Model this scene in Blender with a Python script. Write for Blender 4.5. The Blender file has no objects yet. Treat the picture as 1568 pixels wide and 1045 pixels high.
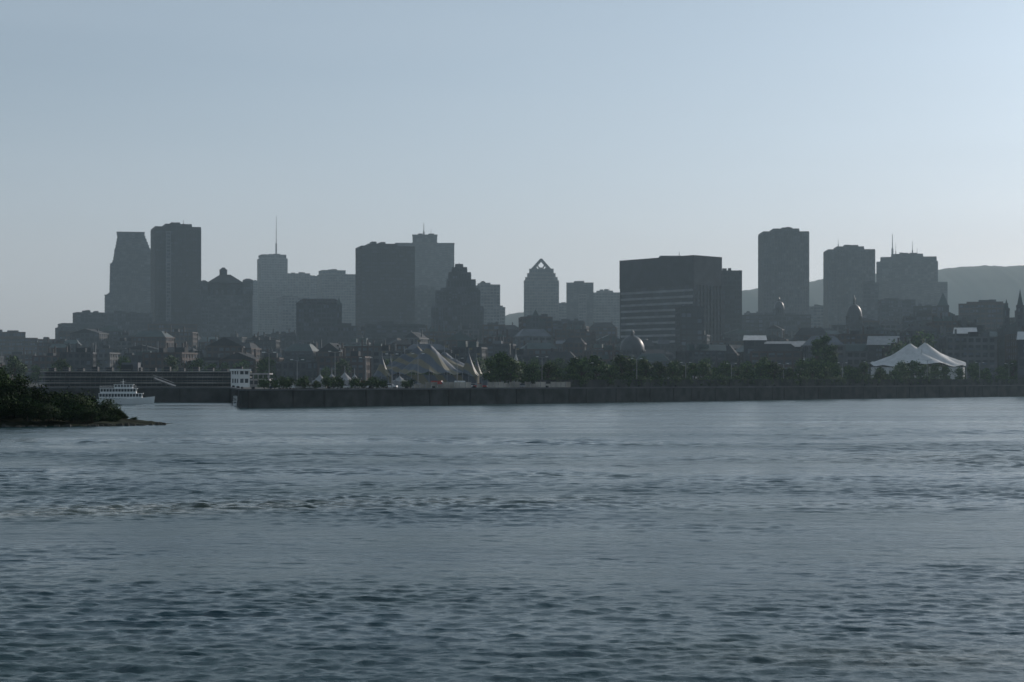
import bpy, math, random
import numpy as np
from mathutils import Vector
random.seed(7)
R=random.Random(11)
F=2900.0; HC=8.0; U0=784.0; V0=580.0
# survey helpers: bearing/elevation readings + a real distance -> world metres
def X(u,d): return (u-U0)/F*d
def Z(v,d): return HC+(V0-v)/F*d
sc=bpy.context.scene
# ---------------------------------------------------------------- materials
def mat(name,col,rough=0.7,var=0.25,scale=0.15,spec=0.3,metal=0.0,col2=None):
    m=bpy.data.materials.new(name); m.use_nodes=True
    nt=m.node_tree; b=nt.nodes['Principled BSDF']
    b.inputs['Roughness'].default_value=rough
    b.inputs['Metallic'].default_value=metal
    b.inputs['Specular IOR Level'].default_value=spec
    tc=nt.nodes.new('ShaderNodeTexCoord'); n=nt.nodes.new('ShaderNodeTexNoise')
    n.inputs['Scale'].default_value=scale; n.inputs['Detail'].default_value=5
    nt.links.new(tc.outputs['Object'],n.inputs['Vector'])
    r=nt.nodes.new('ShaderNodeValToRGB')
    c2=col2 if col2 else tuple(min(1,c*(1+var)) for c in col)
    c1=tuple(c*(1-var) for c in col)
    r.color_ramp.elements[0].position=0.35; r.color_ramp.elements[0].color=(*c1,1)
    r.color_ramp.elements[1].position=0.65; r.color_ramp.elements[1].color=(*c2,1)
    nt.links.new(n.outputs['Fac'],r.inputs['Fac']); nt.links.new(r.outputs['Color'],b.inputs['Base Color'])
    return m
def glassmat(name,col,rough=0.35):
    m=bpy.data.materials.new(name); m.use_nodes=True
    nt=m.node_tree; b=nt.nodes['Principled BSDF']
    b.inputs['Roughness'].default_value=rough
    b.inputs['Specular IOR Level'].default_value=0.4
    tc=nt.nodes.new('ShaderNodeTexCoord')
    sn=nt.nodes.new('ShaderNodeVectorMath'); sn.operation='SNAP'; sn.inputs[1].default_value=(3.9,3.9,3.8)
    wn=nt.nodes.new('ShaderNodeTexWhiteNoise'); wn.noise_dimensions='3D'
    nt.links.new(tc.outputs['Object'],sn.inputs[0]); nt.links.new(sn.outputs[0],wn.inputs['Vector'])
    r=nt.nodes.new('ShaderNodeValToRGB')
    r.color_ramp.elements[0].position=0.55; r.color_ramp.elements[0].color=(*col,1)
    r.color_ramp.elements[1].position=1.0; r.color_ramp.elements[1].color=(*[min(1,c*3.0) for c in col],1)
    nt.links.new(wn.outputs['Value'],r.inputs['Fac']); nt.links.new(r.outputs['Color'],b.inputs['Base Color'])
    return m
M={}
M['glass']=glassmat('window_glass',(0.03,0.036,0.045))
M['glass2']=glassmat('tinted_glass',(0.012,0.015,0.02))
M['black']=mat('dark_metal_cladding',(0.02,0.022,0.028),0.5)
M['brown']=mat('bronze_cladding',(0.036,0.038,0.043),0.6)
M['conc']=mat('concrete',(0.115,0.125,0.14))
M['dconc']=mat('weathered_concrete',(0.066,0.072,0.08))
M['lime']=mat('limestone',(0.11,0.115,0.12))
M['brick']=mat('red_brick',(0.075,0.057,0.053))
M['white']=mat('white_paint',(0.75,0.75,0.73),0.5,0.08)
M['canvas']=mat('white_canvas',(0.55,0.55,0.54),0.7,0.1,0.4)
M['canvas2']=mat('grey_canvas',(0.34,0.34,0.34),0.7,0.15,0.4)
M['roof']=mat('tar_roof',(0.04,0.042,0.046),0.9)
M['copper']=mat('copper_roof',(0.055,0.078,0.078),0.6)
M['zinc']=mat('zinc_dome',(0.045,0.05,0.056),0.45,0.15,0.3,0.4)
M['quay']=mat('quay_concrete',(0.036,0.037,0.036),0.9,0.5,0.25)
M['ground']=mat('city_ground',(0.05,0.05,0.045),0.95,0.4,0.02)
M['hill']=mat('wooded_hill',(0.018,0.026,0.018),1.0,0.4,0.01,0.05)
M['earth']=mat('island_earth',(0.02,0.024,0.013),1.0,0.5,0.3,0.1)
M['bark']=mat('bark',(0.07,0.055,0.04),0.9)
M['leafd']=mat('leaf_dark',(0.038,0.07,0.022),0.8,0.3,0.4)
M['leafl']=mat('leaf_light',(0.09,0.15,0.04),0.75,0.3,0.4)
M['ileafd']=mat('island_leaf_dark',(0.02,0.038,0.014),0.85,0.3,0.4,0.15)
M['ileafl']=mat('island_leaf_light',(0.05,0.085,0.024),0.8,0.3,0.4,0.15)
M['steel']=mat('grey_steel',(0.25,0.26,0.27),0.5,0.1)
M['tyre']=mat('rubber',(0.02,0.02,0.02),0.9)
M['red']=mat('red_paint',(0.4,0.05,0.04),0.4)
M['blue']=mat('blue_paint',(0.05,0.1,0.3),0.4)
M['rock']=mat('rock',(0.06,0.058,0.05),0.9,0.4,0.8)
# ---------------------------------------------------------------- mesh builder
class MB:
    def __init__(s): s.v=[]; s.f=[]; s.m=[]
    def prism(s,poly,z0,z1,mi=0,top=None):
        n=len(poly); b=len(s.v); top=top or poly
        s.v+=[(p[0],p[1],z0) for p in poly]+[(p[0],p[1],z1) for p in top]
        for i in range(n):
            j=(i+1)%n; s.f.append((b+i,b+j,b+n+j,b+n+i)); s.m.append(mi)
        s.f.append(tuple(range(b+n,b+2*n))); s.m.append(mi)
        s.f.append(tuple(range(b+n-1,b-1,-1))); s.m.append(mi)
    def box(s,x0,x1,y0,y1,z0,z1,mi=0): s.prism([(x0,y0),(x1,y0),(x1,y1),(x0,y1)],z0,z1,mi)
    def cyl(s,x,y,r0,r1,z0,z1,n=8,mi=0):
        a=[(x+r0*math.cos(2*math.pi*i/n),y+r0*math.sin(2*math.pi*i/n)) for i in range(n)]
        c=[(x+r1*math.cos(2*math.pi*i/n),y+r1*math.sin(2*math.pi*i/n)) for i in range(n)]
        s.prism(a,z0,z1,mi,c)
    def beam(s,p,q,r0,r1,mi=0,n=5):
        p=Vector(p);q=Vector(q);d=(q-p).normalized()
        a=d.orthogonal().normalized();c=d.cross(a);b=len(s.v)
        for P,r in((p,r0),(q,r1)):
            for i in range(n):
                t=2*math.pi*i/n; w=P+a*(r*math.cos(t))+c*(r*math.sin(t)); s.v.append(tuple(w))
        for i in range(n):
            j=(i+1)%n; s.f.append((b+i,b+j,b+n+j,b+n+i)); s.m.append(mi)
        s.f.append(tuple(range(b+n,b+2*n)));s.m.append(mi)
    def lathe(s,x,y,prof,n=20,mi=0):
        b=len(s.v)
        for r,z in prof:
            for i in range(n): s.v.append((x+r*math.cos(2*math.pi*i/n),y+r*math.sin(2*math.pi*i/n),z))
        for k in range(len(prof)-1):
            for i in range(n):
                j=(i+1)%n; s.f.append((b+k*n+i,b+k*n+j,b+(k+1)*n+j,b+(k+1)*n+i)); s.m.append(mi)
    def hip(s,x0,x1,y0,y1,z0,z1,k=0.35,mi=0):
        cx=(x0+x1)/2;cy=(y0+y1)/2;w=(x1-x0)/2*k;h=(y1-y0)/2*k*0.6
        s.prism([(x0,y0),(x1,y0),(x1,y1),(x0,y1)],z0,z1,mi,[(cx-w,cy-h),(cx+w,cy-h),(cx+w,cy+h),(cx-w,cy+h)])
    def gable(s,x0,x1,y0,y1,z0,z1,mi=0):
        cx=(x0+x1)/2; e=0.02
        s.prism([(x0,y0),(x1,y0),(x1,y1),(x0,y1)],z0,z1,mi,[(cx-e,y0),(cx+e,y0),(cx+e,y1),(cx-e,y1)])
    def facade(s,poly,z0,z1,fl=3.8,bay=4.0,sp=1.4,pw=0.9,fo=0.35,po=0.5,parapet=1.0,piers=True,bands=True,skip=0):
        s.prism(poly,z0,z1,1)
        n=len(poly); cx=sum(p[0] for p in poly)/n; cy=sum(p[1] for p in poly)/n
        ex=[(p[0]+(0.6 if p[0]>cx else -0.6),p[1]+(0.6 if p[1]>cy else -0.6)) for p in poly]
        s.prism(ex,z1-0.3,z1+parapet,0)
        nf=max(1,int((z1-z0)/fl)); fh=(z1-z0)/nf
        for i in range(n):
            p=Vector(poly[i]);q=Vector(poly[(i+1)%n]);L=(q-p).length
            if L<1: continue
            t=(q-p)/L; nn=Vector((t.y,-t.x))
            def eb(a,c,o,za,zb):
                A=p+t*a-nn*0.1;B=p+t*c-nn*0.1;C=p+t*c+nn*o;D=p+t*a+nn*o
                s.prism([tuple(D),tuple(C),tuple(B),tuple(A)],za,zb,0)
            if bands:
                for k in range(nf):
                    za=z0+k*fh
                    eb(0.0,L,fo,za,za+sp)
            if piers:
                nb=max(1,int(round(L/bay)))
                for k in range(nb+1):
                    c=L*k/nb; w=pw*(0.8 if 0<k<nb else 1.1)
                    eb(c-w/2,c+w/2,po,z0,z1-0.35)
    def obj(s,name,mats,parent=None,loc=(0,0,0),smooth=False,rot=0):
        me=bpy.data.meshes.new(name); me.from_pydata(s.v,[],s.f)
        for m in mats: me.materials.append(m)
        me.polygons.foreach_set('material_index',s.m)
        if smooth: me.polygons.foreach_set('use_smooth',[True]*len(s.f))
        me.update()
        o=bpy.data.objects.new(name,me); sc.collection.objects.link(o)
        o.location=loc; o.rotation_euler=(0,0,rot)
        if parent: o.parent=parent
        return o
def empty(name,loc,rot=0):
    e=bpy.data.objects.new(name,None); sc.collection.objects.link(e)
    e.location=loc; e.rotation_euler=(0,0,rot); e.empty_display_size=5
    return e
# ---------------------------------------------------------------- terrain
EDGE=[(-9000,640),(-95,640),(-73.5,515),(232,860),(1200,1953),(9000,2600)]
def edgeY(x):
    for (a,b),(c,d) in zip(EDGE,EDGE[1:]):
        if a<=x<=c: return b+(d-b)*(x-a)/(c-a)
    return 640
def zg(x,y):
    v=y-edgeY(x)
    t=min(1,max(0,(v-180)/1900)); t=t*t*(3-2*t)
    return 5+30*t
def land():
    xs=sorted(set([-9000,-6000,-4000,-2500,-1500,-1000,-700,-500,-350,-250,-180,-130,-95,-73.5]+list(np.linspace(-60,232,14))+list(np.linspace(270,1200,12))+[1600,2200,3000,4500,6500,9000]))
    vs=[0,20,60,120,180,300,450,600,800,1000,1300,1600,2000,2600,3500,5000,9000,20000]
    mb=MB(); n=len(vs)
    for x in xs:
        for v in vs:
            y=edgeY(x)+v; mb.v.append((x,y,zg(x,y)))
    for i in range(len(xs)-1):
        for j in range(n-1):
            a=i*n+j; mb.f.append((a,a+n,a+n+1,a+1)); mb.m.append(0)
    mb.obj('ground',[M['ground']])
land()
def quay():
    e=empty('quay_wall',(0,0,0))
    w=MB(); c=MB(); p=MB(); rw=MB(); rc=MB()
    for (a,b),(cc,d) in zip(EDGE,EDGE[1:]):
        P=Vector((max(a,-1500),b)); Q=Vector((min(cc,1200),d)) 
        if a>=1200: continue
        L=(Q-P).length; t=(Q-P)/L; n=Vector((t.y,-t.x))
        def eb(mb,s0,s1,o0,o1,za,zb,mi=0):
            A=P+t*s0+n*o0;B=P+t*s1+n*o0;C=P+t*s1+n*o1;D=P+t*s0+n*o1
            mb.prism([tuple(D),tuple(C),tuple(B),tuple(A)],za,zb,mi)
        eb(w,0,L,-0.8,0.05,-4,4.7)
        eb(c,-0.2,L+0.2,-1.2,0.35,4.7,5.15)
        s=2.0
        while s<L:
            eb(p,s,s+R.uniform(.3,.6),0,0.2,-1,4.68)
            if R.random()<.5: eb(p,s+2.2,s+2.9,-0.9,-0.3,5.15,5.7)
            if R.random()<.12: eb(p,s+4,s+R.uniform(5,9),0,.12,R.uniform(0,1),R.uniform(2.5,4.2))
            s+=R.uniform(7,17)
        if a==-73.5 or a==232:
            s0=135 if a==-73.5 else 0
            eb(rw,s0,L,-10,-9.4,4.9,7.4); eb(rc,s0-.1,L+.1,-10.15,-9.25,7.4,7.65)
            k=0
            while s0+k*12<L: eb(rw,s0+k*12,s0+k*12+.6,-9.4,-9.15,4.9,7.38); k+=1
    w.obj('wall',[M['quay']],e); c.obj('coping',[M['dconc']],e); p.obj('fenders_and_bollards',[M['tyre']],e)
    e2=empty('retaining_wall',(0,0,0)); rw.obj('wall',[M['quay']],e2); rc.obj('coping',[M['quay']],e2)
quay()
# ---------------------------------------------------------------- mount royal
def hill():
    pts=[(-600,560),(-200,545),(60,535),(250,528),(500,518),(700,498),(780,477),(860,470),(950,462),(1050,455),(1110,447),(1160,437),(1250,422),(1340,413),(1440,407),(1500,404),(1540,403),(1600,399),(1800,410),(2100,440),(2600,520)]
    D=4600; mb=MB(); us=list(np.arange(-600,2600,5.0)); rows=[(-700,0),(-560,0.3),(-420,0.58),(-280,0.8),(-130,0.94),(0,1.0),(300,0.9),(1200,0.0)]
    rr=np.random.RandomState(3); nz=rr.rand(len(us)); nz2=np.interp(np.arange(len(us)),np.arange(0,len(us),9),rr.rand(len(range(0,len(us),9))))
    for i,u in enumerate(us):
        v=np.interp(u,[p[0] for p in pts],[p[1] for p in pts])
        H=Z(v,D)-30
        for (dy,k) in rows:
            j=(nz[i]-0.5)*2.5+(nz2[i]-.5)*9*k
            mb.v.append((X(u,D),D+dy+25*math.sin(u*0.021),22+H*k+j))
    n=len(rows)
    for i in range(len(us)-1):
        for j in range(n-1):
            a=i*n+j; mb.f.append((a,a+n,a+n+1,a+1)); mb.m.append(0)
    mb.obj('mountain_ridge',[M['hill']],smooth=True)
hill()
# ---------------------------------------------------------------- towers
def place(name,u,d,yaw=0):
    x=X(u,d); b=math.atan2(x,d)
    return empty(name,(x,d,zg(x,d)),-b+math.radians(yaw))
def tower(name,uL,uR,v,d,D=35,yaw=0,frame='conc',glass='glass',tiers=None,fl=3.8,bay=4,sp=1.4,pw=0.9,piers=True,bands=True,masts=(),plant=True,po=0.5,fo=0.35,base=True):
    uc=(uL+uR)/2; e=place(name,uc,d,yaw); g=e.location.z
    ya=math.radians(abs(yaw)); k=d/F
    S=(uR-uL)*k; W=(S-D*math.sin(ya))/math.cos(ya)
    s=W/S
    T=tiers or [(uL,uR,v,1.0)]
    mb=MB(); z0=-3
    for (a,b,vt,dk) in T:
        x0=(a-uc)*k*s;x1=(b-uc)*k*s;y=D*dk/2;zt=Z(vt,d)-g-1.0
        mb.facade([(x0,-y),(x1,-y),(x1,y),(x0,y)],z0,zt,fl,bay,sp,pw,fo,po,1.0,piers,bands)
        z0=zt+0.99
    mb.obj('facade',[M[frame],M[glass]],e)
    top=Z(T[-1][2],d)-g
    if plant:
        a,b=T[-1][0],T[-1][1]; r=MB(); w=(b-a)*k*s
        for q in range(3):
            cx=((a+b)/2-uc)*k*s+R.uniform(-.3,.3)*w; ww=R.uniform(.06,.14)*w
            r.box(cx-ww,cx+ww,-D*.2,D*.15,top,top+R.uniform(1.2,2.6))
        r.obj('roof_plant',[M['dconc']],e)
    if masts:
        r=MB()
        for (mu,mv,rad) in masts:
            mx=(mu-uc)*k*s; zt=Z(mv,d)-g
            r.cyl(mx,0,rad,rad*.35,top-1,zt,6)
            r.cyl(mx,0,rad*1.6,rad*1.6,top-.5,top+(zt-top)*.3,6)
        r.obj('antenna_mast',[M['steel']],e)
    return e
# far left
tower('apartment_block',-40,55,508,1800,40,0,'brick',tiers=[(-40,55,518,1),(-35,37,509,.8)])
tower('office_building',86,166,500,2000,40,8,'dconc',tiers=[(86,166,502,1),(90,164,496,.9),(114,160,479,.7)])
tower('office_building',60,110,520,1750,30,0,'brick')
# slanted-crown tower (profiled)
def slant():
    d=2450; uc=197; e=place('slanted_crown_tower',uc,d,0); g=e.location.z; k=d/F
    Lp=[(161,620),(161,454),(168,453),(169,403),(173,402),(181,358)]
    Rp=[(233,620),(233,392),(231,387),(219.5,358)]
    def at(P,v):
        for a,b in zip(P,P[1:]):
            if a[1]>=v>=b[1]: return a[0]+(b[0]-a[0])*(a[1]-v)/(a[1]-b[1]+1e-6)
        return P[-1][0]
    mb=MB(); z=-3; top=Z(358,d)-g
    while z<top-3.9:
        v=V0-(z+g-HC)*F/d; v2=V0-(z+4+g-HC)*F/d
        xa=(at(Lp,min(v,619))-uc)*k; xb=(at(Rp,min(v,619))-uc)*k
        xc=(at(Lp,min(v2,619))-uc)*k; xd=(at(Rp,min(v2,619))-uc)*k; y=18
        mb.prism([(xa+.4,-y+.4),(xb-.4,-y+.4),(xb-.4,y-.4),(xa+.4,y-.4)],z,z+4,1,[(xc+.4,-y+.4),(xd-.4,-y+.4),(xd-.4,y-.4),(xc+.4,y-.4)])
        mb.box(xa,xb,-y,y,z,z+1.3,0)
        z+=4.0
    for i in range(13):
        x=(176-uc)*k+i*(42*k)/12
        mb.box(x-.5,x+.5,-y-.3,-y+.5,-3,top-22-(6 if i>9 else 0),0)
    mb.prism([((179-uc)*k,-18),((221-uc)*k,-18),((221-uc)*k,18),((179-uc)*k,18)],z,z+2.2,0)
    mb.obj('facade',[M['dconc'],M['glass']],e)
slant()
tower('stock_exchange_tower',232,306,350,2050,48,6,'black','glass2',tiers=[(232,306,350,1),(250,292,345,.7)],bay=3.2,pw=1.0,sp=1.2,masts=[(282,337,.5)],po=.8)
def shafts():
    d=2020; e=place('service_tower',258,d,0); mb=MB(); g=e.location.z
    mb.facade([(-2.2,-3),(2.2,-3),(2.2,3),(-2.2,3)],-2,Z(356,d)-g,3.6,3,1.2,.7)
    mb.obj('facade',[M['conc'],M['glass']],e)
shafts()
# hip-roofed building with lantern and corner turrets
def chateau():
    d=1900; uc=347; e=place('hip_roofed_office_building',uc,d,0); g=e.location.z;k=d/F
    mb=MB(); x=lambda u:(u-uc)*k; zz=lambda v:Z(v,d)-g
    mb.facade([(x(309),-18),(x(385),-18),(x(385),18),(x(309),18)],-3,zz(455),3.6,3.6,1.5,1.2)
    for a,b,t in((308,318,434),(372,386,431)):
        for y0,y1 in((-19,-13),(13,19)):
            mb.facade([(x(a),y0),(x(b),y0),(x(b),y1),(x(a),y1)],zz(455)+.9,zz(t)-.5,3.6,2.5,1.3,.8)
            mb.hip(x(a)-.5,x(b)+.5,y0-.5,y1+.5,zz(t)+.5,zz(t-3),.3,2)
    mb.hip(x(312),x(379),-15,15,zz(454),zz(434),.84,2)
    mb.hip(x(317),x(373),-12.6,12.6,zz(434)-.2,zz(421),.28,2)
    mb.facade([(x(337),-3.2),(x(347),-3.2),(x(347),3.2),(x(337),3.2)],zz(423),zz(415),3,2,1,.6)
    mb.hip(x(336.5),x(347.5),-4,4,zz(414),zz(410),.3,2)
    for q in range(6):
        xx=x(324+q*8.5); mb.box(xx-1.2,xx+1.2,-15,-11,zz(452),zz(445),0); mb.gable(xx-1.6,xx+1.6,-15.2,-10,zz(445),zz(442),2)
    mb.obj('facade',[M['dconc'],M['glass'],M['roof']],e)
chateau()
tower('office_tower',394,440,391,3000,40,10,'conc',tiers=[(390,441,432,1),(394,440,397,.9),(396,438,391,.8)],masts=[(424,331,.9)])
tower('office_building',384,394,431,2950,40,0,'conc')
tower('office_building',440,474,420,2900,40,0,'lime',pw=1.6)
tower('office_building',472,490,424,2980,40,0,'conc')
tower('office_building',486,546,421,2800,40,10,'lime',tiers=[(486,546,421,1),(488,527,415,.8)])
tower('office_building',425,470,456,2500,30,12,'conc')
def romanesque():
    d=1500; uc=488; e=place('arched_window_building',uc,d,0); g=e.location.z;k=d/F
    x=lambda u:(u-uc)*k; zz=lambda v:Z(v,d)-g; mb=MB()
    mb.facade([(x(455),-12),(x(522),-12),(x(522),12),(x(455),12)],-2,zz(468),3.6,4,1.3,1.0)
    mb.hip(x(455)-.5,x(522)+.5,-12.5,12.5,zz(467)+.8,zz(458),.7,2)
    for q in range(6):
        c=x(462+q*10.5); 
        mb.box(c-1.4,c+1.4,-13,-8,zz(467)+.8,zz(462),0)
        mb.prism([(c-1.5,-13),(c+1.5,-13),(c+1.5,-8),(c-1.5,-8)],zz(462),zz(460),2,[(c-.6,-12.8),(c+.6,-12.8),(c+.6,-8),(c-.6,-8)])
    mb.obj('facade',[M['dconc'],M['glass'],M['roof']],e)
romanesque()
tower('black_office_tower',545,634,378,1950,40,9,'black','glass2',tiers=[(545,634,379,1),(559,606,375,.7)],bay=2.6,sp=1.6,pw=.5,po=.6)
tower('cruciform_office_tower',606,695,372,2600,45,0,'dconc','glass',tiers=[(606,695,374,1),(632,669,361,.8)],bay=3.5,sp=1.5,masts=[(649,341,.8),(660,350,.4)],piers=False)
tower('office_building',634,665,440,2200,30,0,'dconc')
# art deco stepped
tower('art_deco_stepped_tower',662,738,448,1600,30,0,'dconc','glass',tiers=[(662,739,470,1),(668,734,446,.95),(676,731,442,.85),(685,727,429,.75),(688,720,418,.6),(693,714,410,.45),(698,708,405,.3)],fl=3.6,bay=2.6,sp=1.0,pw=1.2,po=.8,plant=False,masts=[(703,402,.4)])
tower('office_building',728,765,437,2200,35,10,'conc',tiers=[(728,765,437,1),(731,748,434,.6)])
tower('office_building',763,773,471,2300,25,0,'conc')
# pointed postmodern tower with round eye
def pointed():
    d=2500; uc=829; e=place('pointed_crown_tower',uc,d,0); g=e.location.z;k=d/F
    x=lambda u:(u-uc)*k; zz=lambda v:Z(v,d)-g; mb=MB(); D=21
    mb.facade([(x(803),-D),(x(855),-D),(x(855),D),(x(803),D)],-3,zz(432),3.8,3.4,1.5,1.2)
    for i,(a,b,t0,t1) in enumerate([(805,853,432,427),(808,850,427,421),(811,847,421,414)]):
        mb.facade([(x(a),-D+1.5*i+1),(x(b),-D+1.5*i+1),(x(b),D-1.5*i-1),(x(a),D-1.5*i-1)],zz(t0)+.9,zz(t1),3.8,3.4,1.4,1)
    cx=x(828.5); zc=zz(407)
    for sgn in(-1,1):
        P=(x(828.5),-D+5,zz(398)); Q=(x(828.5+sgn*14),-D+5,zz(414))
        mb.beam(P,Q,1.4,1.6,0,6)
        mb.beam((P[0],D-5,P[2]),(Q[0],D-5,Q[2]),1.4,1.6,0,6)
    for i in range(16):
        a=2*math.pi*i/16;b=2*math.pi*(i+1)/16;r=4.6
        mb.beam((cx+r*math.cos(a),-D+5,zc+r*math.sin(a)),(cx+r*math.cos(b),-D+5,zc+r*math.sin(b)),1.1,1.1,0,5)
    for sgn in(-1,1):
        mb.prism([(min(x(828.5+sgn*6),x(828.5+sgn*13)),-D+5.5),(max(x(828.5+sgn*6),x(828.5+sgn*13)),-D+5.5),(max(x(828.5+sgn*6),x(828.5+sgn*13)),D-5.5),(min(x(828.5+sgn*6),x(828.5+sgn*13)),D-5.5)],zz(414),zz(411),0)
    mb.obj('facade',[M['lime'],M['glass']],e)
pointed()
tower('office_building',868,908,434,2400,35,0,'dconc','glass')
def penth():
    d=2370; e=place('sign_panel_building',892,d,0); g=e.location.z; mb=MB()
    w=4.5; mb.facade([(-w,-2),(w,-2),(w,2),(-w,2)],-2,Z(452,d)-g,3.8,3,1.4,.8); mb.obj('facade',[M['conc'],M['glass']],e)
penth()
tower('office_building',906,954,447,2550,35,0,'conc',tiers=[(908,953,449,1),(914,938,446,.7)],masts=[(933,440,.3)])
tower('office_building',855,870,465,2600,35,0,'conc')
# courthouse slab, two faces seen
def court():
    e=empty('courthouse_block',(X(1062,1400),1400,zg(X(1062,1400),1400)),0); g=e.location.z
    A=Vector((0,0)); Lf=Vector((X(951,1466)-X(1062,1400),66)); r=Vector((Lf.y,-Lf.x)).normalized()
    Rt=Vector((X(1103,1424)-X(1062,1400),24)); 
    B=A+Rt; C=A+Rt+Lf; Dd=A+Lf
    poly=[tuple(A),tuple(B),tuple(C),tuple(Dd)]
    zt=Z(393,1400)-g; zb=Z(436,1400)-g
    mb=MB()
    mb.prism(poly,-3,zt,1)
    def ring(o,za,zb_,mi):
        for i in range(4):
            p=Vector(poly[i]);q=Vector(poly[(i+1)%4]);t=(q-p).normalized();nn=Vector((t.y,-t.x))
            a=p-nn*.1;b=q-nn*.1
            mb.prism([tuple(p+nn*o-t*(o*.98)),tuple(q+nn*o+t*(o*.98)),tuple(b),tuple(a)],za,zb_,mi)
    ring(.9,zb,zt+1,2)
    fl=(zb+3)/15.0
    for i in range(15):
        z=zb-fl*(i+1)
        for j,mi in((3,0),(1,0),(0,2),(2,2)):
            p=Vector(poly[j]);q=Vector(poly[(j+1)%4]);t=(q-p).normalized();nn=Vector((t.y,-t.x));o=.6 if j in(1,3) else .4
            mb.prism([tuple(p+nn*o+t*.3),tuple(q+nn*o-t*.3),tuple(q-nn*.1),tuple(p-nn*.1)],z,z+1.6,mi)
    for j in (0,2):
        p=Vector(poly[j]);q=Vector(poly[(j+1)%4]);t=(q-p).normalized();nn=Vector((t.y,-t.x));L=(q-p).length
        for i in range(9):
            c=p+t*(L*i/8); mb.prism([tuple(c+nn*.8-t*.5),tuple(c+nn*.8+t*.5),tuple(c+t*.5-nn*.1),tuple(c-t*.5-nn*.1)],-3,zb,2)
    mb.obj('facade',[mat('courthouse_spandrel',(.22,.23,.24)),M['glass2'],M['brown']],e)
    r=MB(); cx,cy=(A+C)/2
    r.box(cx-8,cx+8,cy-8,cy+8,zt,zt+3); r.cyl(X(1040,1440)-X(1062,1400),40,.3,.15,zt,zt+6,6)
    r.obj('roof_plant',[M['dconc']],e)
court()
tower('office_building',1100,1135,416,1560,30,0,'brown','glass2')
tower('concrete_office_tower',1162,1237,356,2050,45,7,'dconc','glass',tiers=[(1162,1237,357,1),(1180,1222,352,.7)],bay=3,pw=1.3,sp=1.2,po=.9)
tower('office_tower',1262,1338,384,2150,45,7,'dconc','glass',tiers=[(1262,1338,384,1),(1278,1321,379,.7)],bay=3.2,pw=1.2,masts=[(1282,366,.4)],po=.8)
tower('broadcast_tower_building',1348,1433,395,2350,45,0,'dconc','glass',tiers=[(1342,1448,434,1),(1344,1434,402,.95),(1350,1432,395,.9),(1366,1412,390,.6)],masts=[(1367,358,.8),(1397,369,.5),(1404,380,.3),(1372,372,.3)],po=.7)
tower('office_building',1240,1262,470,2300,30,0,'conc')
tower('office_building',1140,1165,480,2100,30,0,'conc')
tower('office_building',1136,1240,483,1750,30,0,'brown')
tower('office_building',1322,1345,434,1900,30,0,'dconc')
tower('office_building',1345,1400,460,1700,30,5,'dconc')
tower('office_building',1400,1440,470,1600,30,0,'brown')
tower('apartment_block',1470,1541,464,1500,30,0,'brick',tiers=[(1470,1541,466,1),(1482,1534,463,.7)])
tower('apartment_block',1300,1345,492,1450,25,0,'brick')
tower('apartment_block',795,845,486,1500,25,6,'brick')
tower('apartment_block',845,893,492,1550,25,0,'dconc')
tower('apartment_block',505,546,500,1450,25,0,'dconc')
tower('apartment_block',1035,1075,470,1330,20,10,'brown')
tower('apartment_block',560,640,497,1500,25,0,'dconc')
tower('warehouse_building',160,232,480,1900,30,6,'dconc')
tower('warehouse_building',228,300,497,1700,30,0,'brick')
tower('apartment_block',740,772,498,1500,25,0,'brick')
# ---------------------------------------------------------------- low-rise city fabric
ENV=[(-900,540),(-50,535),(60,540),(90,512),(160,512),(240,508),(300,512),(390,512),(450,515),(550,510),(640,506),(740,505),(800,500),(900,503),(960,512),(1100,505),(1150,500),(1250,500),(1330,492),(1440,478),(1500,490),(1568,485),(1800,480),(2500,500)]
def env(u):
    return float(np.interp(u,[p[0] for p in ENV],[p[1] for p in ENV]))
for d,off in((1000,34),(1120,26),(1240,20),(1360,13),(1500,6),(1680,0)):
    u=-420 if d>1100 else -200
    while u<2000:
        w=R.uniform(30,75)*1000/d*1.1
        x=X(u+w/2,d); dd=d+R.uniform(-35,35)
        if dd-edgeY(x)<110: u+=w; continue
        v=env(u+w/2)+off+R.uniform(-9,13)
        g=zg(x,dd); H=Z(v,dd)-g
        H=max(6,H); W=w*dd/F; D=R.uniform(14,24)
        e=empty('low_rise_building',(x,dd,g),R.uniform(-.25,.25))
        fr=R.choice(['brick','lime','dconc','dconc','brick','brown']); mb=MB(); ww=W*.47
        st=R.random()
        mb.facade([(-ww,-D/2),(ww,-D/2),(ww,D/2),(-ww,D/2)],-3,H-1,3.5,R.uniform(3,4.2),1.5,1.3,.2,.32,.6)
        if st<.3: mb.hip(-ww,ww,-D/2,D/2,H-.38,H+R.uniform(2,4.5),.6,2)
        elif st<.45: mb.gable(-ww,ww,-D/2,D/2,H-.38,H+R.uniform(2.5,5),2)
        else:
            for q in range(R.randint(1,3)):
                cx=R.uniform(-.6,.6)*ww; mb.box(cx-R.uniform(1,3),cx+R.uniform(1,3),-3,2,H-.39,H+R.uniform(1,3),2)
        for q in range(R.randint(1,4)):
            cx=R.uniform(-.8,.8)*ww; mb.box(cx-.5,cx+.5,-1+q,0+q-.2,H-.4,H+R.uniform(3,5.5),0)
        mb.obj('facade_and_roof',[M[fr],M['glass'],M['conc'] if R.random()<.1 else M[R.choice(['roof','roof','copper'])]],e)
        u+=w*R.uniform(.95,1.3)
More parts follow.
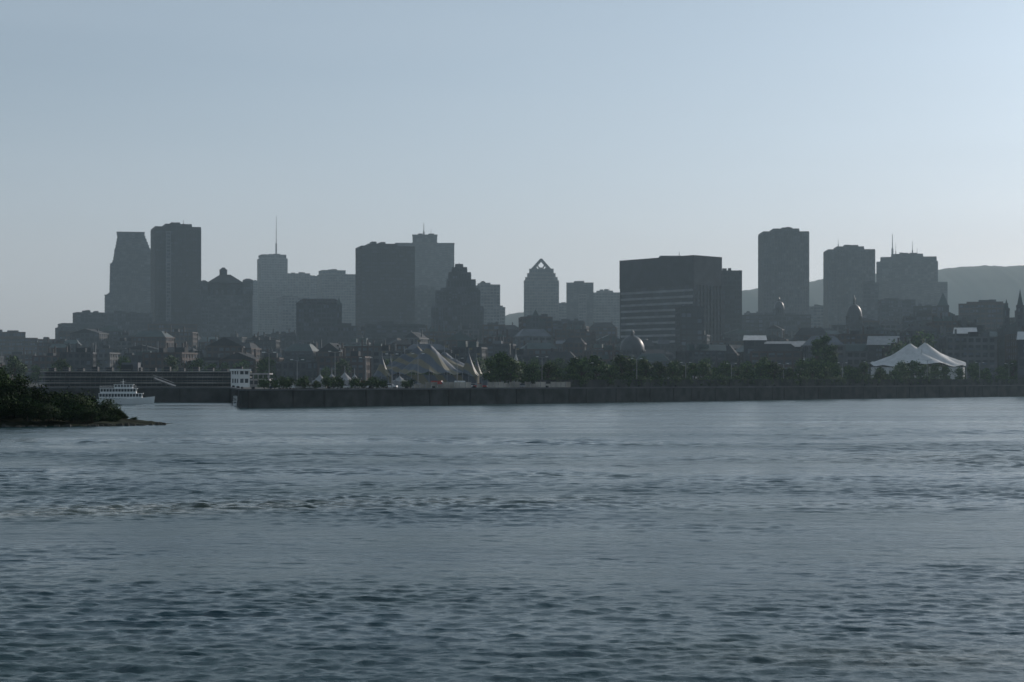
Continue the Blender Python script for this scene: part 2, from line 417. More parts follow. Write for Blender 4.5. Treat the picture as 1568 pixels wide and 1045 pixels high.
# ---------------------------------------------------------------- domes / steeples
def domed(name,u,d,vtop,vdome,vdrum,half,bL,bR,vb,frame='dconc'):
    e=place(name,u,d,0); g=e.location.z;k=d/F; zz=lambda v:Z(v,d)-g; mb=MB()
    mb.facade([((bL-u)*k,-8),((bR-u)*k,-8),((bR-u)*k,8),((bL-u)*k,8)],-3,zz(vb),3.8,4,1.3,1.2)
    mb.gable(-half*k*1.0,half*k*1.0,-9.5,-7,zz(vb)+1,zz(vb)+4,0)
    mb.obj('hall',[M[frame],M['glass']],e)
    r=half*k; m=MB()
    m.cyl(0,0,r*.95,r*.95,zz(vb)+.5,zz(vdrum),20,0)
    for i in range(16):
        a=2*math.pi*i/16; m.cyl(r*math.cos(a),r*math.sin(a),.35,.35,zz(vb)+1,zz(vdrum)-.3,6,0)
    m.cyl(0,0,r*1.1,r*1.1,zz(vdrum),zz(vdrum)+.7,20,0)
    m.obj('drum',[M[frame]],e)
    c=MB(); zd=zz(vdrum)+.7; h=zz(vdome)-zd
    c.lathe(0,0,[(r*math.cos(t),zd+h*math.sin(t)) for t in np.linspace(0,1.45,10)],24)
    c.obj('dome',[M['zinc']],e,smooth=True)
    f=MB(); f.cyl(0,0,r*.16,r*.16,zd+h*.97,zz(vdome)+ (zz(vtop)-zz(vdome))*.5,8); f.cyl(0,0,r*.2,.05,zz(vdome)+(zz(vtop)-zz(vdome))*.5,zz(vtop),8)
    f.obj('lantern',[M['zinc']],e)
domed('domed_market_hall',968,1100,505,514,538,19,880,1085,552)
domed('domed_city_hall',1308,1400,452,466,486,12,1275,1345,500)
domed('domed_church',1193,1650,455,461,474,8,1170,1225,486)
def steeple(u,d,vt,vs,w,bw,vb):
    e=place('church',u,d,0); g=e.location.z;k=d/F; zz=lambda v:Z(v,d)-g; mb=MB()
    mb.facade([(-w*k,-w*k),(w*k,-w*k),(w*k,w*k),(-w*k,w*k)],-3,zz(vs),4.5,2.5,1.3,.8)
    mb.hip(-w*k,w*k,-w*k,w*k,zz(vs)+1,zz(vt),.02,2)
    mb.box(-bw*k,bw*k,w*k+.2,w*k+25,-3,zz(vb),0); mb.gable(-bw*k-.3,bw*k+.3,w*k+.1,w*k+26,zz(vb),zz(vb-9),2)
    mb.obj('nave_and_steeple',[M['dconc'],M['glass'],M['copper']],e)
steeple(1562,1150,443,470,4.5,20,500)
steeple(1541,1170,458,475,3.5,10,505)
steeple(1444,1500,448,470,8,18,482)
steeple(820,1480,474,486,5,15,492)
steeple(519,1440,455,470,3.5,10,500)
# ---------------------------------------------------------------- trees
def tree_mesh(name,h,cr,n,ls,seed,col=False,mats=('bark','leafd','leafl')):
    r=random.Random(seed); mb=MB()
    mb.cyl(0,0,.035*h,.015*h,0,h*.55,6,0)
    cl=[]
    for i in range(18):
        a=r.uniform(0,6.28); t=r.uniform(.0,1); rr=cr*r.uniform(.2,.85)*(1 if not col else .7)*math.sin(math.pi*(.2+.7*t))
        z=h*(.27+.66*t) if not col else h*(.12+.82*t)
        c=Vector((rr*math.cos(a),rr*math.sin(a),z)); cl.append((c,cr*r.uniform(.25,.45)))
        mb.beam((0,0,h*.25+z*.25),tuple(c),.014*h,.004*h,0,4)
    for i in range(n):
        c,s=r.choice(cl); p=c+Vector((r.gauss(0,1),r.gauss(0,1),r.gauss(0,.8)))*s*.55
        a=Vector((r.gauss(0,1),r.gauss(0,1),r.gauss(0,1))).normalized(); b=a.orthogonal().normalized()
        l=ls*r.uniform(.5,1.2); k=len(mb.v)
        mb.v+=[tuple(p+a*l),tuple(p+b*l*.6),tuple(p-a*l),tuple(p-b*l*.6)]
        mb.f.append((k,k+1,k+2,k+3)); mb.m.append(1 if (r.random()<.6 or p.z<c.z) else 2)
    me=bpy.data.meshes.new(name); me.from_pydata(mb.v,[],mb.f)
    for m in mats: me.materials.append(M[m])
    me.polygons.foreach_set('material_index',mb.m); return me
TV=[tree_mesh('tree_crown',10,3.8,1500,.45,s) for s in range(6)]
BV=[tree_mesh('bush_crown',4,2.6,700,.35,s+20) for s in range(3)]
def tinst(parent,me,x,y,z,s,name='tree'):
    o=bpy.data.objects.new(name,me); sc.collection.objects.link(o); o.location=(x,y,z); o.rotation_euler=(0,0,R.uniform(0,6.28)); o.scale=(s*R.uniform(.8,1.15),s*R.uniform(.8,1.15),s); o.parent=parent
def solve(u,off):
    d=600.
    for _ in range(60): d=d*.6+.4*(edgeY(X(u,d))+off)
    return d
row=empty('row_of_trees',(0,0,0))
for u_start,offs,step,dens in((752,(20,32),(13,24),.92),(760,(38,60),(14,34),.7)):
    u=u_start
    while u<1900:
        d=solve(u,R.uniform(*offs))
        if R.random()<dens: tinst(row,R.choice(TV),X(u,d),d,5,R.uniform(.62,1.12))
        u+=R.uniform(*step)
bush=empty('hedge_of_bushes',(0,0,0))
u=850
while u<1900:
    d=solve(u,16); tinst(bush,R.choice(BV),X(u,d),d,5,R.uniform(.6,1.0),'bush'); u+=R.uniform(4.5,12)
u=405
while u<640:
    d=solve(u,14)
    if R.random()<.6: tinst(bush,R.choice(BV),X(u,d),d,5,R.uniform(.5,.9),'bush')
    u+=R.uniform(6,16)
city=empty('city_trees',(0,0,0))
for i in range(170):
    d=R.uniform(790,1350); u=R.uniform(-150,1750); x=X(u,d)
    if d-edgeY(x)<70: continue
    tinst(city,R.choice(TV),x,d,zg(x,d)-.5,R.uniform(.8,1.35))
# columnar poplars
pop=tree_mesh('poplar_crown',22,4.2,2600,.6,77,True)
for u,d,s in((1250,830,.92),(1262,835,1.0),(1276,840,.82)):
    o=bpy.data.objects.new('poplar_tree',pop); sc.collection.objects.link(o); o.location=(X(u,d),d,5); o.scale=(s,s,s); o.rotation_euler=(0,0,u)
big=tree_mesh('large_crown',17,9,3400,.8,88)
for u,d,s in((1405,980,1.45),(890,860,.6)):
    o=bpy.data.objects.new('large_tree',big); sc.collection.objects.link(o); o.location=(X(u,d),d,zg(X(u,d),d)); o.scale=(s,s,s)
# ---------------------------------------------------------------- tents
def tentmat():
    m=bpy.data.materials.new('striped_canvas'); m.use_nodes=True; nt=m.node_tree; b=nt.nodes['Principled BSDF']; b.inputs['Roughness'].default_value=.6
    tc=nt.nodes.new('ShaderNodeTexCoord'); w=nt.nodes.new('ShaderNodeTexWave'); w.wave_type='BANDS'; w.bands_direction='DIAGONAL'
    w.inputs['Scale'].default_value=.07; w.inputs['Distortion'].default_value=6; w.inputs['Detail'].default_value=1; w.inputs['Detail Scale'].default_value=.6
    r=nt.nodes.new('ShaderNodeValToRGB')
    r.color_ramp.elements[0].position=.5; r.color_ramp.elements[0].color=(.10,.115,.135,1); r.color_ramp.elements[1].position=.7; r.color_ramp.elements[1].color=(.18,.16,.105,1)
    nt.links.new(tc.outputs['Object'],w.inputs['Vector']); nt.links.new(w.outputs['Fac'],r.inputs['Fac']); nt.links.new(r.outputs['Color'],b.inputs['Base Color'])
    return m
M['stripe']=tentmat()
def tent(name,u,d,wpx,vtop,vbase,m,sx=1.0,peaks=((0,0,1),),N=48,scal=12,depth=1.0,masts=True,sag=1.0,gz=None):
    x=X(u,d); g=zg(x,d) if gz is None else gz; e=empty(name,(x,d,g),0); k=d/F; Rr=wpx*k/2; eave=max(2.2,Z(vbase,d)-g); H=Z(vtop,d)-g
    mb=MB(); rings=14
    for j in range(rings+1):
        t=j/rings
        for i in range(N):
            a=2*math.pi*i/N; px=Rr*t*math.cos(a); py=Rr*t*depth*math.sin(a); best=0
            for (qx,qy,qh) in peaks:
                rr=math.hypot(px/Rr-qx,(py/(Rr*depth))-qy)
                best=max(best,qh*max(0,(1-rr/(1.0-math.hypot(qx,qy)*.35)))**1.45)
            base=(1-t)*.22
            hh=max(best,base)
            fold=math.cos(a*scal)*.045*t*t*(H-eave)
            mb.v.append((px,py,eave+(H-eave)*hh+fold))
    for j in range(rings):
        for i in range(N):
            q=(i+1)%N; mb.f.append((j*N+i,(j+1)*N+i,(j+1)*N+q,j*N+q)); mb.m.append(0)
    mb.obj('canopy',[m],e,smooth=False)
    w=MB()
    w.lathe(0,0,[(Rr*.97,0),(Rr*.97,eave*.97)],N); 
    if depth!=1: w.v=[(a,b*depth,c) for a,b,c in w.v]
    w.obj('side_wall',[m],e)
    p=MB()
    for (qx,qy,qh) in peaks: p.cyl(qx*Rr,qy*Rr*depth,.18,.1,0,eave+(H-eave)*qh+1.8,6)
    for i in range(scal):
        a=2*math.pi*i/scal; p.cyl(Rr*1.03*math.cos(a),Rr*1.03*depth*math.sin(a),.12,.1,0,eave+1,5)
    p.obj('masts',[M['steel']],e)
    if masts:
        f=MB()
        for (qx,qy,qh) in peaks:
            z=eave+(H-eave)*qh+1.8; f.prism([(qx*Rr,qy*Rr*depth-.03),(qx*Rr+1.2,qy*Rr*depth-.03),(qx*Rr+1.2,qy*Rr*depth+.03),(qx*Rr,qy*Rr*depth+.03)],z-.7,z,0)
        f.obj('pennants',[M['stripe']],e)
    return e
tent('circus_big_top',660,655,136,527,574,M['stripe'],peaks=((-.6,.1,.75),(-.32,.2,.97),(-.02,-.2,1.0),(.0,.35,.97),(.3,.1,.78),(.55,0,.5)),scal=16,N=64)
for u,d,w,vt,vb in((585,640,30,546,577),(598,655,26,550,575),(718,650,34,541,576),(746,640,24,562,579),(790,690,26,541,573),(730,665,22,549,577)):
    tent('small_circus_tent',u,d,w,vt,vb,M['stripe'] if u!=790 else M['canvas2'],N=32,scal=8)
for u,d,w,vt,vb in((490,590,24,573,584),(508,595,24,572,584),(528,600,30,570,583),(612,610,22,576,586),(543,610,20,573,584),(1086,800,26,562,577),(1025,790,20,572,580),(1060,790,18,571,580)):
    tent('marquee_tent',u,d,w,vt,vb,M['canvas2'],N=24,scal=6,masts=False)
tent('white_pavilion_tent',1405,900,146,524,562,M['canvas'],peaks=((-.16,0,.97),(.16,0,1),(-.5,.1,.5),(.52,.1,.55),(0,-.5,.55)),scal=10,N=60,depth=.8,masts=False)
tent('white_pavilion_tent',1231,825,22,546,572,M['canvas'],N=24,scal=6,masts=False)
# white-roofed sheds on the quay
def shed(u0,u1,d,vt,vb,roof='white',name='quay_shed'):
    uc=(u0+u1)/2; e=place(name,uc,d,0); g=e.location.z;k=d/F; w=(u1-u0)*k/2; ze=Z(vb,d)-g; zt=Z(vt,d)-g; mb=MB()
    mb.facade([(-w,-9),(w,-9),(w,9),(-w,9)],-1,ze-.6,4,5,1.2,.6,.15,.25,.3)
    mb.prism([(-w-.8,-9.8),(w+.8,-9.8),(w+.8,9.8),(-w-.8,9.8)],ze-.25,zt,2,[(-w-.3,-.3),(w+.3,-.3),(w+.3,.3),(-w-.3,.3)])
    mb.obj('walls_and_roof',[M['dconc'],M['glass'],M[roof]],e)
shed(1140,1172,1050,514,521,'canvas'); shed(1172,1232,1040,523,531,'canvas2'); shed(1330,1376,1020,515,528,'canvas2'); shed(1462,1494,1050,502,511,'canvas'); shed(1560,1600,900,508,520,'canvas'); shed(1075,1110,980,528,537,'copper'); shed(1235,1330,1060,527,534,'copper')
# ---------------------------------------------------------------- left terminal
def terminal():
    d=705; x0=X(60,d); x1=X(372,d); e=empty('pier_terminal_building',(0,d,5),0); s=MB(); b=MB(); p=MB()
    for i,z in enumerate((1.2,3.4,5.4)):
        b.box(x0,x1,-1+i*1.2,24,z,z+.35,0)
        b.box(x0,x1,-1.1+i*1.2,-.95+i*1.2,z+.9,z+1.0,0)
    n=40
    for i in range(n+1):
        x=x0+(x1-x0)*i/n; p.box(x-.15,x+.15,-.6,-.3,0,3.4); p.box(x-.12,x+.12,.9,1.2,3.75,5.4)
    s.box(x0+1,x1-1,5,23,0,5.3,0)
    s.box(x0+30,x0+34,2,8,5.76,8.2,0); s.box(X(183,d),X(208,d),4,9,5.76,9,1)
    for q in range(14):
        xx=x0+q*(x1-x0)/14+2; s.box(xx,xx+2.2,6,9,5.77,6.6+R.random(),0)
    b.obj('deck_slabs_and_rails',[mat('deck_concrete',(.28,.27,.25),.8,.4,.1)],e); p.obj('columns',[M['brown']],e); s.obj('inner_walls',[M['brown'],M['conc']],e)
    g=MB(); g.beam((X(240,660),-50,3),(X(268,660),-45,.3),.5,.5); g.beam((X(240,660),-52,4.2),(X(268,660),-47,1.5),.12,.12); g.obj('gangway',[M['steel']],e)
    e2=empty('white_pavilion_building',(X(368,655),655,5),0.75); w=MB()
    w.facade([(-2.0,-2.2),(2.0,-2.2),(2.0,2.2),(-2.0,2.2)],0,5.9,2.9,1.7,1.5,.5,.12,.2,.4); w.obj('walls',[M['white'],M['glass']],e2)
    e3=empty('pier_shed',(X(394,665),665,5),0); w=MB(); w.facade([(-4,-3),(4,-3),(4,6),(-4,6)],0,2.6,2.6,1.6,1,.3,.1,.18,.3)
    w.box(-4.6,4.6,-4,7,4.4,4.9,0); 
    for q in range(6): w.box(-4.4+q*1.7,-4.2+q*1.7,-3.8,-3.6,0,4.4,0)
    w.obj('walls_and_canopy',[M['canvas2'],M['glass']],e3)
terminal()
# ---------------------------------------------------------------- boats
def boat(name,u,d,L,H,rot=0):
    e=empty(name,(X(u,d),d,0),rot); h=MB(); B=L*.24; n=14; st=[]
    for i in range(n+1):
        t=i/n; x=-L/2+L*t; w=B/2*(1-max(0,(t-.55)/.45)**2.2)*(.88+.12*min(1,t*5)); w=max(w,.04); sh=H*.22+H*.13*max(0,t-.4)**1.5*2
        st.append([(x,-w,sh),(x-.02*L*t,-w*.75,-.4),(x-.02*L*t,w*.75,-.4),(x,w,sh)])
    for s in st: h.v+=s
    for i in range(n):
        for j in range(4):
            a=i*4+j;b=i*4+(j+1)%4; h.f.append((a,b,b+4,a+4)); h.m.append(0)
    h.f.append((3,2,1,0)); h.m.append(0)
    h.obj('hull',[M['white']],e)
    s=MB(); z=H*.24
    for (a,b,ww,hh) in((-.46,.28,.42,.22),(-.44,.18,.40,.2),(-.2,.12,.26,.16)):
        x0=L*a;x1=L*b;y=B*ww; top=z+H*hh
        s.box(x0+.1,x1-.15,-y+.08,y-.08,z,top,1)
        s.box(x0,x1,-y,y,z,z+H*hh*.38,0); s.box(x0-.15,x1+.35,-y-.12,y+.12,top-.02,top+.14,0)
        m=int((x1-x0)/.9)
        for q in range(m+1):
            xx=x0+.08+(x1-x0-.16)*q/m
            for sy in(-1,1): s.box(xx-.09,xx+.09,sy*(y-.05)-.06,sy*(y-.05)+.06,z+H*hh*.38,top-.02,0)
        z=top+.14
    s.cyl(-.05*L,0,.09,.05,z,z+H*.25,6,0); s.beam((-.05*L-.8,0,z+H*.12),(-.05*L+.8,0,z+H*.12),.05,.05,0)
    for q in range(18):
        xx=-L*.44+q*L*.62/17*.98
        for sy in(-1,1): s.box(xx-.03,xx+.03,sy*B*.4-.03,sy*B*.4+.03,z-H*.16,z-H*.16+.8,0)
    s.box(-L*.47,-L*.05,-.25,.25,H*.23,H*.27,2)
    s.obj('superstructure',[M['white'],M['glass2'],M['blue']],e)
boat('passenger_ferry',193,598,18,7,0.12)
boat('small_motorboat',367,560,6,2.6,1.2)
def hoard():
    e=empty('hoarding_fence',(0,0,0)); a=MB(); b=MB(); x=X(640,600)
    while x<X(860,730):
        y=edgeY(x)+9; x2=x+1.7; y2=edgeY(x2)+9
        if R.random()<.93: a.prism([(x+.1,y),(x2-.05,y2),(x2-.05,y2+.08),(x+.1,y+.08)],5.15,6.9 if R.random()<.8 else 6.3,0)
        b.cyl(x,y,.07,.07,5,7.1,5); x=x2
    a.obj('panels',[mat('faded_hoarding',(.28,.27,.24),.8,.45,.12)],e); b.obj('posts',[M['steel']],e)
hoard()
def lamp(u,off,h=9):
    d=solve(u,off)
    e=empty('street_lamp',(X(u,d),d,5)); m=MB(); m.cyl(0,0,.14,.08,0,h,6); m.beam((0,0,h),(1.5,0,h+.3),.06,.05); m.beam((0,0,h),(-1.5,0,h+.3),.06,.05)
    m.obj('pole',[M['steel']],e); l=MB(); l.box(1.2,2,-.18,.18,h+.2,h+.4); l.box(-2,-1.2,-.18,.18,h+.2,h+.4); l.obj('lamp_heads',[M['white']],e)
for u in(412,455,513,560,600,640,700,770,830,900,975,1050,1120,1200,1290,1330,1420,1500,1545): lamp(u,R.uniform(15,30),R.uniform(8,11))
def car(u,off,c):
    d=solve(u,off)
    van=R.random()<.35
    e=empty('parked_van' if van else 'parked_car',(X(u,d),d,5),R.uniform(-.3,.9)); m=MB()
    if van:
        m.prism([(-2.4,-.95),(2.4,-.95),(2.4,.95),(-2.4,.95)],.35,1.2,0); m.prism([(-2.4,-.94),(1.5,-.94),(1.5,.94),(-2.4,.94)],1.2,2.3,0,[(-2.35,-.85),(1.0,-.85),(1.0,.85),(-2.35,.85)])
        m.prism([(1.45,-.9),(1.9,-.9),(1.9,.9),(1.45,.9)],1.2,2.15,1,[(.95,-.8),(1.1,-.8),(1.1,.8),(.95,.8)])
    else:
        m.prism([(-2.15,-.85),(2.15,-.85),(2.15,.85),(-2.15,.85)],.3,.85,0,[(-2.1,-.82),(2.05,-.82),(2.05,.82),(-2.1,.82)])
        m.prism([(-1.6,-.8),(1.0,-.8),(1.0,.8),(-1.6,.8)],.85,1.35,1,[(-1.1,-.65),(.4,-.65),(.4,.65),(-1.1,.65)]); m.box(-1.08,.38,-.64,.64,1.35,1.42,0)
    m.obj('body',[M[c],M['glass2']],e); w=MB()
    for x in(-1.4,1.4):
        for y in(-.85,.85): w.beam((x,y-.1,.33),(x,y+.1,.33),.33,.33,0,12)
    w.obj('wheels',[M['tyre']],e)
for i in range(26):
    car(R.uniform(420,860),R.uniform(16,40),R.choice(['white','white','steel','red','blue']))
# ---------------------------------------------------------------- island
def island():
    mb=MB(); nx,ny=60,26; ox,oy=-128,332
    rr=random.Random(5)
    for i in range(nx+1):
        for j in range(ny+1):
            a=-1+2*i/nx;b=-1+2*j/ny
            x=ox+a*70;y=oy+b*26
            q=abs(a)**2.2+b*b+.12*math.sin(x*.3)+.08*math.sin(y*.7+x)
            z=2.6*(1-q)-.2+rr.uniform(-.2,.2)
            mb.v.append((x,y,max(z,-2)))
    for i in range(nx):
        for j in range(ny):
            k=i*(ny+1)+j; mb.f.append((k,k+ny+1,k+ny+2,k+1)); mb.m.append(0)
    mb.obj('island',[M['earth']])
    IM=('bark','ileafd','ileafl')
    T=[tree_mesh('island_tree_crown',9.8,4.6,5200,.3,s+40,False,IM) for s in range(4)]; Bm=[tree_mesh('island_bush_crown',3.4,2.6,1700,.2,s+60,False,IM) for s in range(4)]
    for i in range(60):
        x=rr.uniform(-180,-83); y=oy+rr.uniform(-17,14)
        s=rr.uniform(.74,1.0)
        if x>-88: s*=.85
        o=bpy.data.objects.new('island_tree',T[i%4]); sc.collection.objects.link(o); o.location=(x,y,.9); o.scale=(s,s,s); o.rotation_euler=(0,0,rr.uniform(0,6))
    e=empty('island_shrubs',(0,0,0))
    for i in range(260):
        x=rr.uniform(-185,-67); q=min(1,max(0,(-66-x)/15)); y=oy+rr.uniform(-1,1)*(5+16*q)
        if abs(y-oy)>26*math.sqrt(max(0,1-(abs(x-ox)/70)**2.2)): continue
        s=.28+1.15*q; s*=rr.uniform(.65,1.1) 
        if y<oy-12: s*=.7
        o=bpy.data.objects.new('shrub',Bm[i%4]); sc.collection.objects.link(o); o.location=(x,y,.1+.8*q); o.scale=(s,s,s*rr.uniform(.8,1.05)); o.rotation_euler=(0,0,rr.uniform(0,6)); o.parent=e
    k=MB()
    for i in range(260):
        x=rr.uniform(-150,-60); t=(x-ox)/70; 
        y=oy-26*math.sqrt(max(0.0,1-abs(t)**2.2))*rr.uniform(.86,1.0); 
        s=rr.uniform(.2,.6)
        k.hip(x-s,x+s,y-s*.8,y+s*.8,-.4,s*rr.uniform(.4,.9),rr.uniform(.3,.7))
    k.obj('shore_rocks',[M['rock']])
island()
# ---------------------------------------------------------------- water
TURB=[(-24,115,6,4.5,1.2),(-15,119,7,4,.75),(13,54,6,2.2,.55),(38,190,16,14,.5),(10,175,16,9,.3),(-4,124,13,5,.5),(-31,111,4,3,.8),(20,120,9,4,.3)]
def water():
    rs=np.random.RandomState(4)
    r=np.concatenate([6*(45/6)**np.linspace(0,1,40)[:-1],45*(1100/45)**np.linspace(0,1,1500),1100*(4200/1100)**np.linspace(0,1,30)[1:]]); nr=len(r)
    inner=np.linspace(-.30,.30,620); out=np.array([.33,.37,.42,.5,.6,.75,.95,1.2,1.6,2.2,3.2])
    t=np.concatenate([-out[::-1],inner,out]); nc=len(t)
    Y=np.repeat(r[:,None],nc,1); Xx=Y*t[None,:]
    sp=np.repeat(np.maximum(np.gradient(r),1e-3)[:,None],nc,1)
    Zz=np.zeros_like(Y)
    pat=np.zeros_like(Y)
    for i in range(18):
        lam=rs.uniform(7,80); a=rs.uniform(0,6.28); pat+=np.sin((Xx*math.cos(a)*.35+Y*math.sin(a))*2*math.pi/lam+rs.uniform(0,6.28)+1.5*np.sin(Xx*.05+i))
    pat=1+.42*np.clip(pat/2.8,-1.3,1.8)
    tb=np.zeros_like(Y)
    for (x,y,sx,sy,k) in TURB: tb+=k*np.exp(-((Xx-x)/sx)**2-((Y-y)/sy)**2)
    tbc=np.minimum(tb,1.0)
    for i in range(150):
        lam=.24*(3.4/.24)**(rs.rand()**1.1); a=math.pi/2+rs.normal(0,.55); k=2*math.pi/lam
        far=lam>1.2
        amp=.0030*lam**.58*rs.uniform(.4,1.5)
        w=np.clip((lam/sp-2.0)/2.0,0,1)
        if far: w=w*(.75+.65*np.clip((Y-80)/160,0,1))
        wx,wy=rs.uniform(.08,.6),rs.uniform(.08,.6)
        ph=k*(Xx*math.cos(a)+Y*math.sin(a))+rs.uniform(0,6.28)+1.5*np.sin(Xx*wx+Y*wy+i)
        s=np.sin(ph); Zz+=w*amp*(s-.25*np.cos(2*ph))*(1+(1.0*tbc if lam<1.8 else 0))
    Zz*=pat
    nin=np.where(np.abs(t)>.34,0.15,1.0)[None,:]; Zz*=nin
    co=np.stack([Xx,Y,Zz],-1).reshape(-1,3).astype(np.float32)
    idx=np.arange(nr*nc).reshape(nr,nc)
    q=np.stack([idx[:-1,:-1],idx[:-1,1:],idx[1:,1:],idx[1:,:-1]],-1).reshape(-1,4)
    me=bpy.data.meshes.new('river_water'); me.vertices.add(len(co)); me.vertices.foreach_set('co',co.ravel())
    me.loops.add(q.size); me.loops.foreach_set('vertex_index',q.ravel().astype(np.int32))
    me.polygons.add(len(q)); me.polygons.foreach_set('loop_start',(np.arange(len(q))*4).astype(np.int32)); me.polygons.foreach_set('loop_total',np.full(len(q),4,np.int32))
    me.update(calc_edges=True); me.polygons.foreach_set('use_smooth',np.ones(len(q),bool))
    at=me.attributes.new('turbulence','FLOAT','POINT'); at.data.foreach_set('value',tb.reshape(-1).astype(np.float32))
    m=bpy.data.materials.new('river_water'); m.use_nodes=True; nt=m.node_tree; b=nt.nodes['Principled BSDF']; L=nt.links.new; N=nt.nodes.new
    b.inputs['IOR'].default_value=1.33
    tc=N('ShaderNodeTexCoord')
    def noise(scale,det=4,rough=.55,st=None):
        n=N('ShaderNodeTexNoise'); n.inputs['Scale'].default_value=scale; n.inputs['Detail'].default_value=det; n.inputs['Roughness'].default_value=rough
        if st:
            mp=N('ShaderNodeMapping'); mp.inputs['Scale'].default_value=st; L(tc.outputs['Object'],mp.inputs['Vector']); L(mp.outputs[0],n.inputs['Vector'])
        else: L(tc.outputs['Object'],n.inputs['Vector'])
        return n
    def ramp(n,a,b_,ca=(0,0,0,1),cb=(1,1,1,1)):
        r=N('ShaderNodeValToRGB'); r.color_ramp.elements[0].position=a; r.color_ramp.elements[0].color=ca; r.color_ramp.elements[1].position=b_; r.color_ramp.elements[1].color=cb; L(n,r.inputs['Fac']); return r
    def math_(op,a,c):
        q=N('ShaderNodeMath'); q.operation=op
        for i,z in enumerate((a,c)):
            if isinstance(z,(int,float)): q.inputs[i].default_value=z
            else: L(z,q.inputs[i])
        return q.outputs[0]
    n0=noise(.05,4); body=ramp(n0.outputs['Fac'],.4,.7,(.018,.056,.066,1),(.038,.074,.068,1))
    ta=N('ShaderNodeAttribute'); ta.attribute_name='turbulence'
    # silt-brown boils plus broken foam where the current is turbulent
    silt=N('ShaderNodeMix'); silt.data_type='RGBA'; L(math_('MINIMUM',math_('MULTIPLY',ta.outputs['Fac'],.5),.5),silt.inputs[0]); L(body.outputs['Color'],silt.inputs[6]); silt.inputs[7].default_value=(.10,.10,.055,1)
    nf=noise(1.3,6,.75,(.4,1.3,1)); ff=ramp(nf.outputs['Fac'],.50,.62)
    fm=math_('MINIMUM',math_('MULTIPLY',ff.outputs['Color'],math_('MULTIPLY',ta.outputs['Fac'],.75)),.8)
    mx=N('ShaderNodeMix'); mx.data_type='RGBA'; L(fm,mx.inputs[0]); L(silt.outputs[2],mx.inputs[6]); mx.inputs[7].default_value=(.8,.8,.74,1); L(mx.outputs[2],b.inputs['Base Color'])
    npx=noise(1.0,5,.6,(.007,.035,1)); wp=ramp(npx.outputs['Fac'],.36,.66)
    rr=math_('ADD',math_('MULTIPLY',wp.outputs['Color'],.16),.12); L(rr,b.inputs['Roughness'])
    n1=noise(2.9,5,.62); n2=noise(.6,3,.55,(.7,1.4,1))
    h=math_('ADD',math_('MULTIPLY',n1.outputs['Fac'],.10),math_('MULTIPLY',n2.outputs['Fac'],.22))
    h=math_('MULTIPLY',h,math_('ADD',math_('MULTIPLY',wp.outputs['Color'],.9),.4))
    bp=N('ShaderNodeBump'); bp.inputs['Strength'].default_value=.8; bp.inputs['Distance'].default_value=1.0
    L(h,bp.inputs['Height']); L(bp.outputs['Normal'],b.inputs['Normal'])
    me.materials.append(m); o=bpy.data.objects.new('river_water',me); sc.collection.objects.link(o)
water()
# ---------------------------------------------------------------- haze
hz=MB(); hz.box(-7000,7000,250,7000,-6,500,0)
hm=bpy.data.materials.new('evening_haze'); hm.use_nodes=True; nt=hm.node_tree; nt.nodes.clear()
o=nt.nodes.new('ShaderNodeOutputMaterial'); vs=nt.nodes.new('ShaderNodeVolumeScatter'); vs.inputs['Density'].default_value=.000125; vs.inputs['Anisotropy'].default_value=.25; vs.inputs['Color'].default_value=(.66,.88,1,1)
nt.links.new(vs.outputs[0],o.inputs['Volume']); hz.obj('haze',[hm])
# ---------------------------------------------------------------- light
AZ=math.radians(42); EL=math.radians(20)
w=bpy.data.worlds.new('World'); sc.world=w; w.use_nodes=True; nt=w.node_tree; bg=nt.nodes['Background']
sk=nt.nodes.new('ShaderNodeTexSky'); sk.sky_type='NISHITA'; sk.sun_disc=False; sk.sun_elevation=EL; sk.sun_rotation=AZ; sk.air_density=1.0; sk.dust_density=1.2; sk.ozone_density=3.0
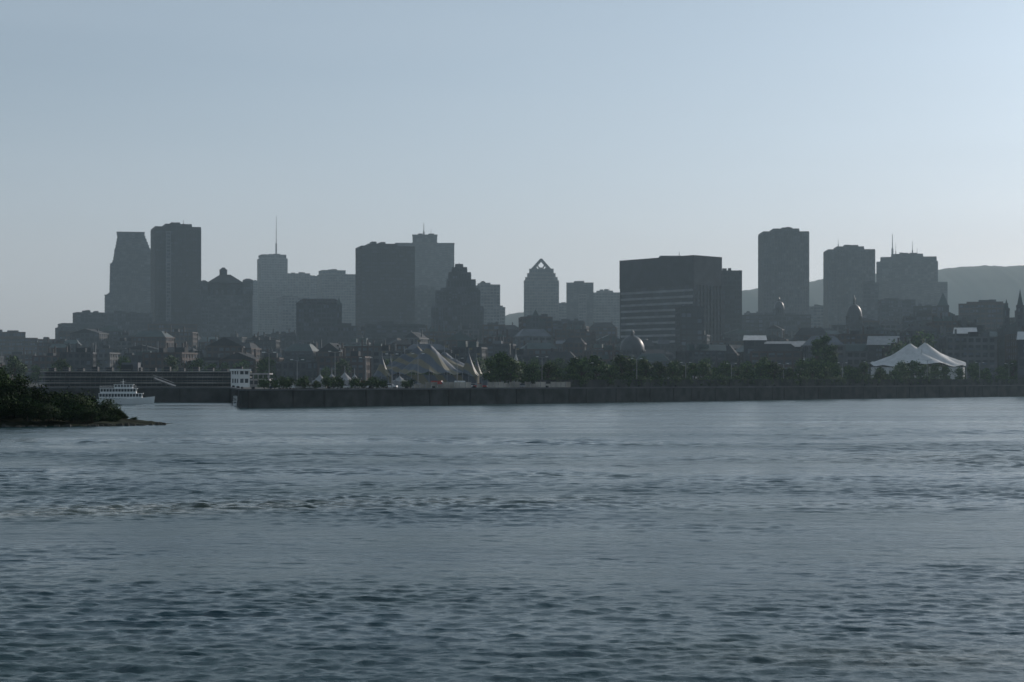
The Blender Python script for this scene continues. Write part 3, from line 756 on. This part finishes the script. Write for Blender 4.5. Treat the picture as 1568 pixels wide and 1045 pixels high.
# evening air: cooler than the clean model sky
bw=nt.nodes.new('ShaderNodeRGBToBW'); nt.links.new(sk.outputs[0],bw.inputs[0])
cool=nt.nodes.new('ShaderNodeMix'); cool.data_type='RGBA'; cool.blend_type='MULTIPLY'; cool.inputs[0].default_value=1; cool.inputs[7].default_value=(.78,1.03,1.30,1)
nt.links.new(bw.outputs[0],cool.inputs[6])
tint=nt.nodes.new('ShaderNodeMix'); tint.data_type='RGBA'; tint.inputs[0].default_value=.68
nt.links.new(sk.outputs[0],tint.inputs[6]); nt.links.new(cool.outputs[2],tint.inputs[7])
# thin high cirrus veil
tc=nt.nodes.new('ShaderNodeTexCoord'); mp=nt.nodes.new('ShaderNodeMapping'); mp.inputs['Scale'].default_value=(1,1,9); mp.inputs['Rotation'].default_value=(0.03,0.05,0)
no=nt.nodes.new('ShaderNodeTexNoise'); no.inputs['Scale'].default_value=1.6; no.inputs['Detail'].default_value=4
rp=nt.nodes.new('ShaderNodeValToRGB'); rp.color_ramp.elements[0].position=.38; rp.color_ramp.elements[1].position=.8; rp.color_ramp.elements[0].color=(.08,.08,.08,1); rp.color_ramp.elements[1].color=(.4,.4,.4,1)
cl=nt.nodes.new('ShaderNodeMix'); cl.data_type='RGBA'; cl.inputs[7].default_value=(5.2,6.4,7.5,1)
nt.links.new(tc.outputs['Generated'],mp.inputs['Vector']); nt.links.new(mp.outputs[0],no.inputs['Vector']); nt.links.new(no.outputs['Fac'],rp.inputs['Fac'])
nt.links.new(rp.outputs['Color'],cl.inputs[0]); nt.links.new(tint.outputs[2],cl.inputs[6]); nt.links.new(cl.outputs[2],bg.inputs['Color'])
bg.inputs['Strength'].default_value=.096
S=Vector((math.sin(AZ)*math.cos(EL),math.cos(AZ)*math.cos(EL),math.sin(EL)))
l=bpy.data.lights.new('sun','SUN'); l.energy=2.5; l.angle=math.radians(.5); l.color=(1,.95,.88); lo=bpy.data.objects.new('sun',l); sc.collection.objects.link(lo); lo.rotation_euler=S.to_track_quat('Z','Y').to_euler(); lo.location=(0,0,300)
# ---------------------------------------------------------------- camera
c=bpy.data.cameras.new('camera'); c.sensor_width=36; c.lens=F/1568*36; c.shift_y=57.5/1568; c.clip_end=60000; c.clip_start=.5
c.dof.use_dof=True; c.dof.focus_distance=110; c.dof.aperture_fstop=2.0
co=bpy.data.objects.new('camera',c); sc.collection.objects.link(co); co.location=(0,0,HC); co.rotation_euler=(math.radians(90),0,0); sc.camera=co
sc.view_settings.view_transform='Standard'; sc.view_settings.look='None'; sc.view_settings.exposure=0
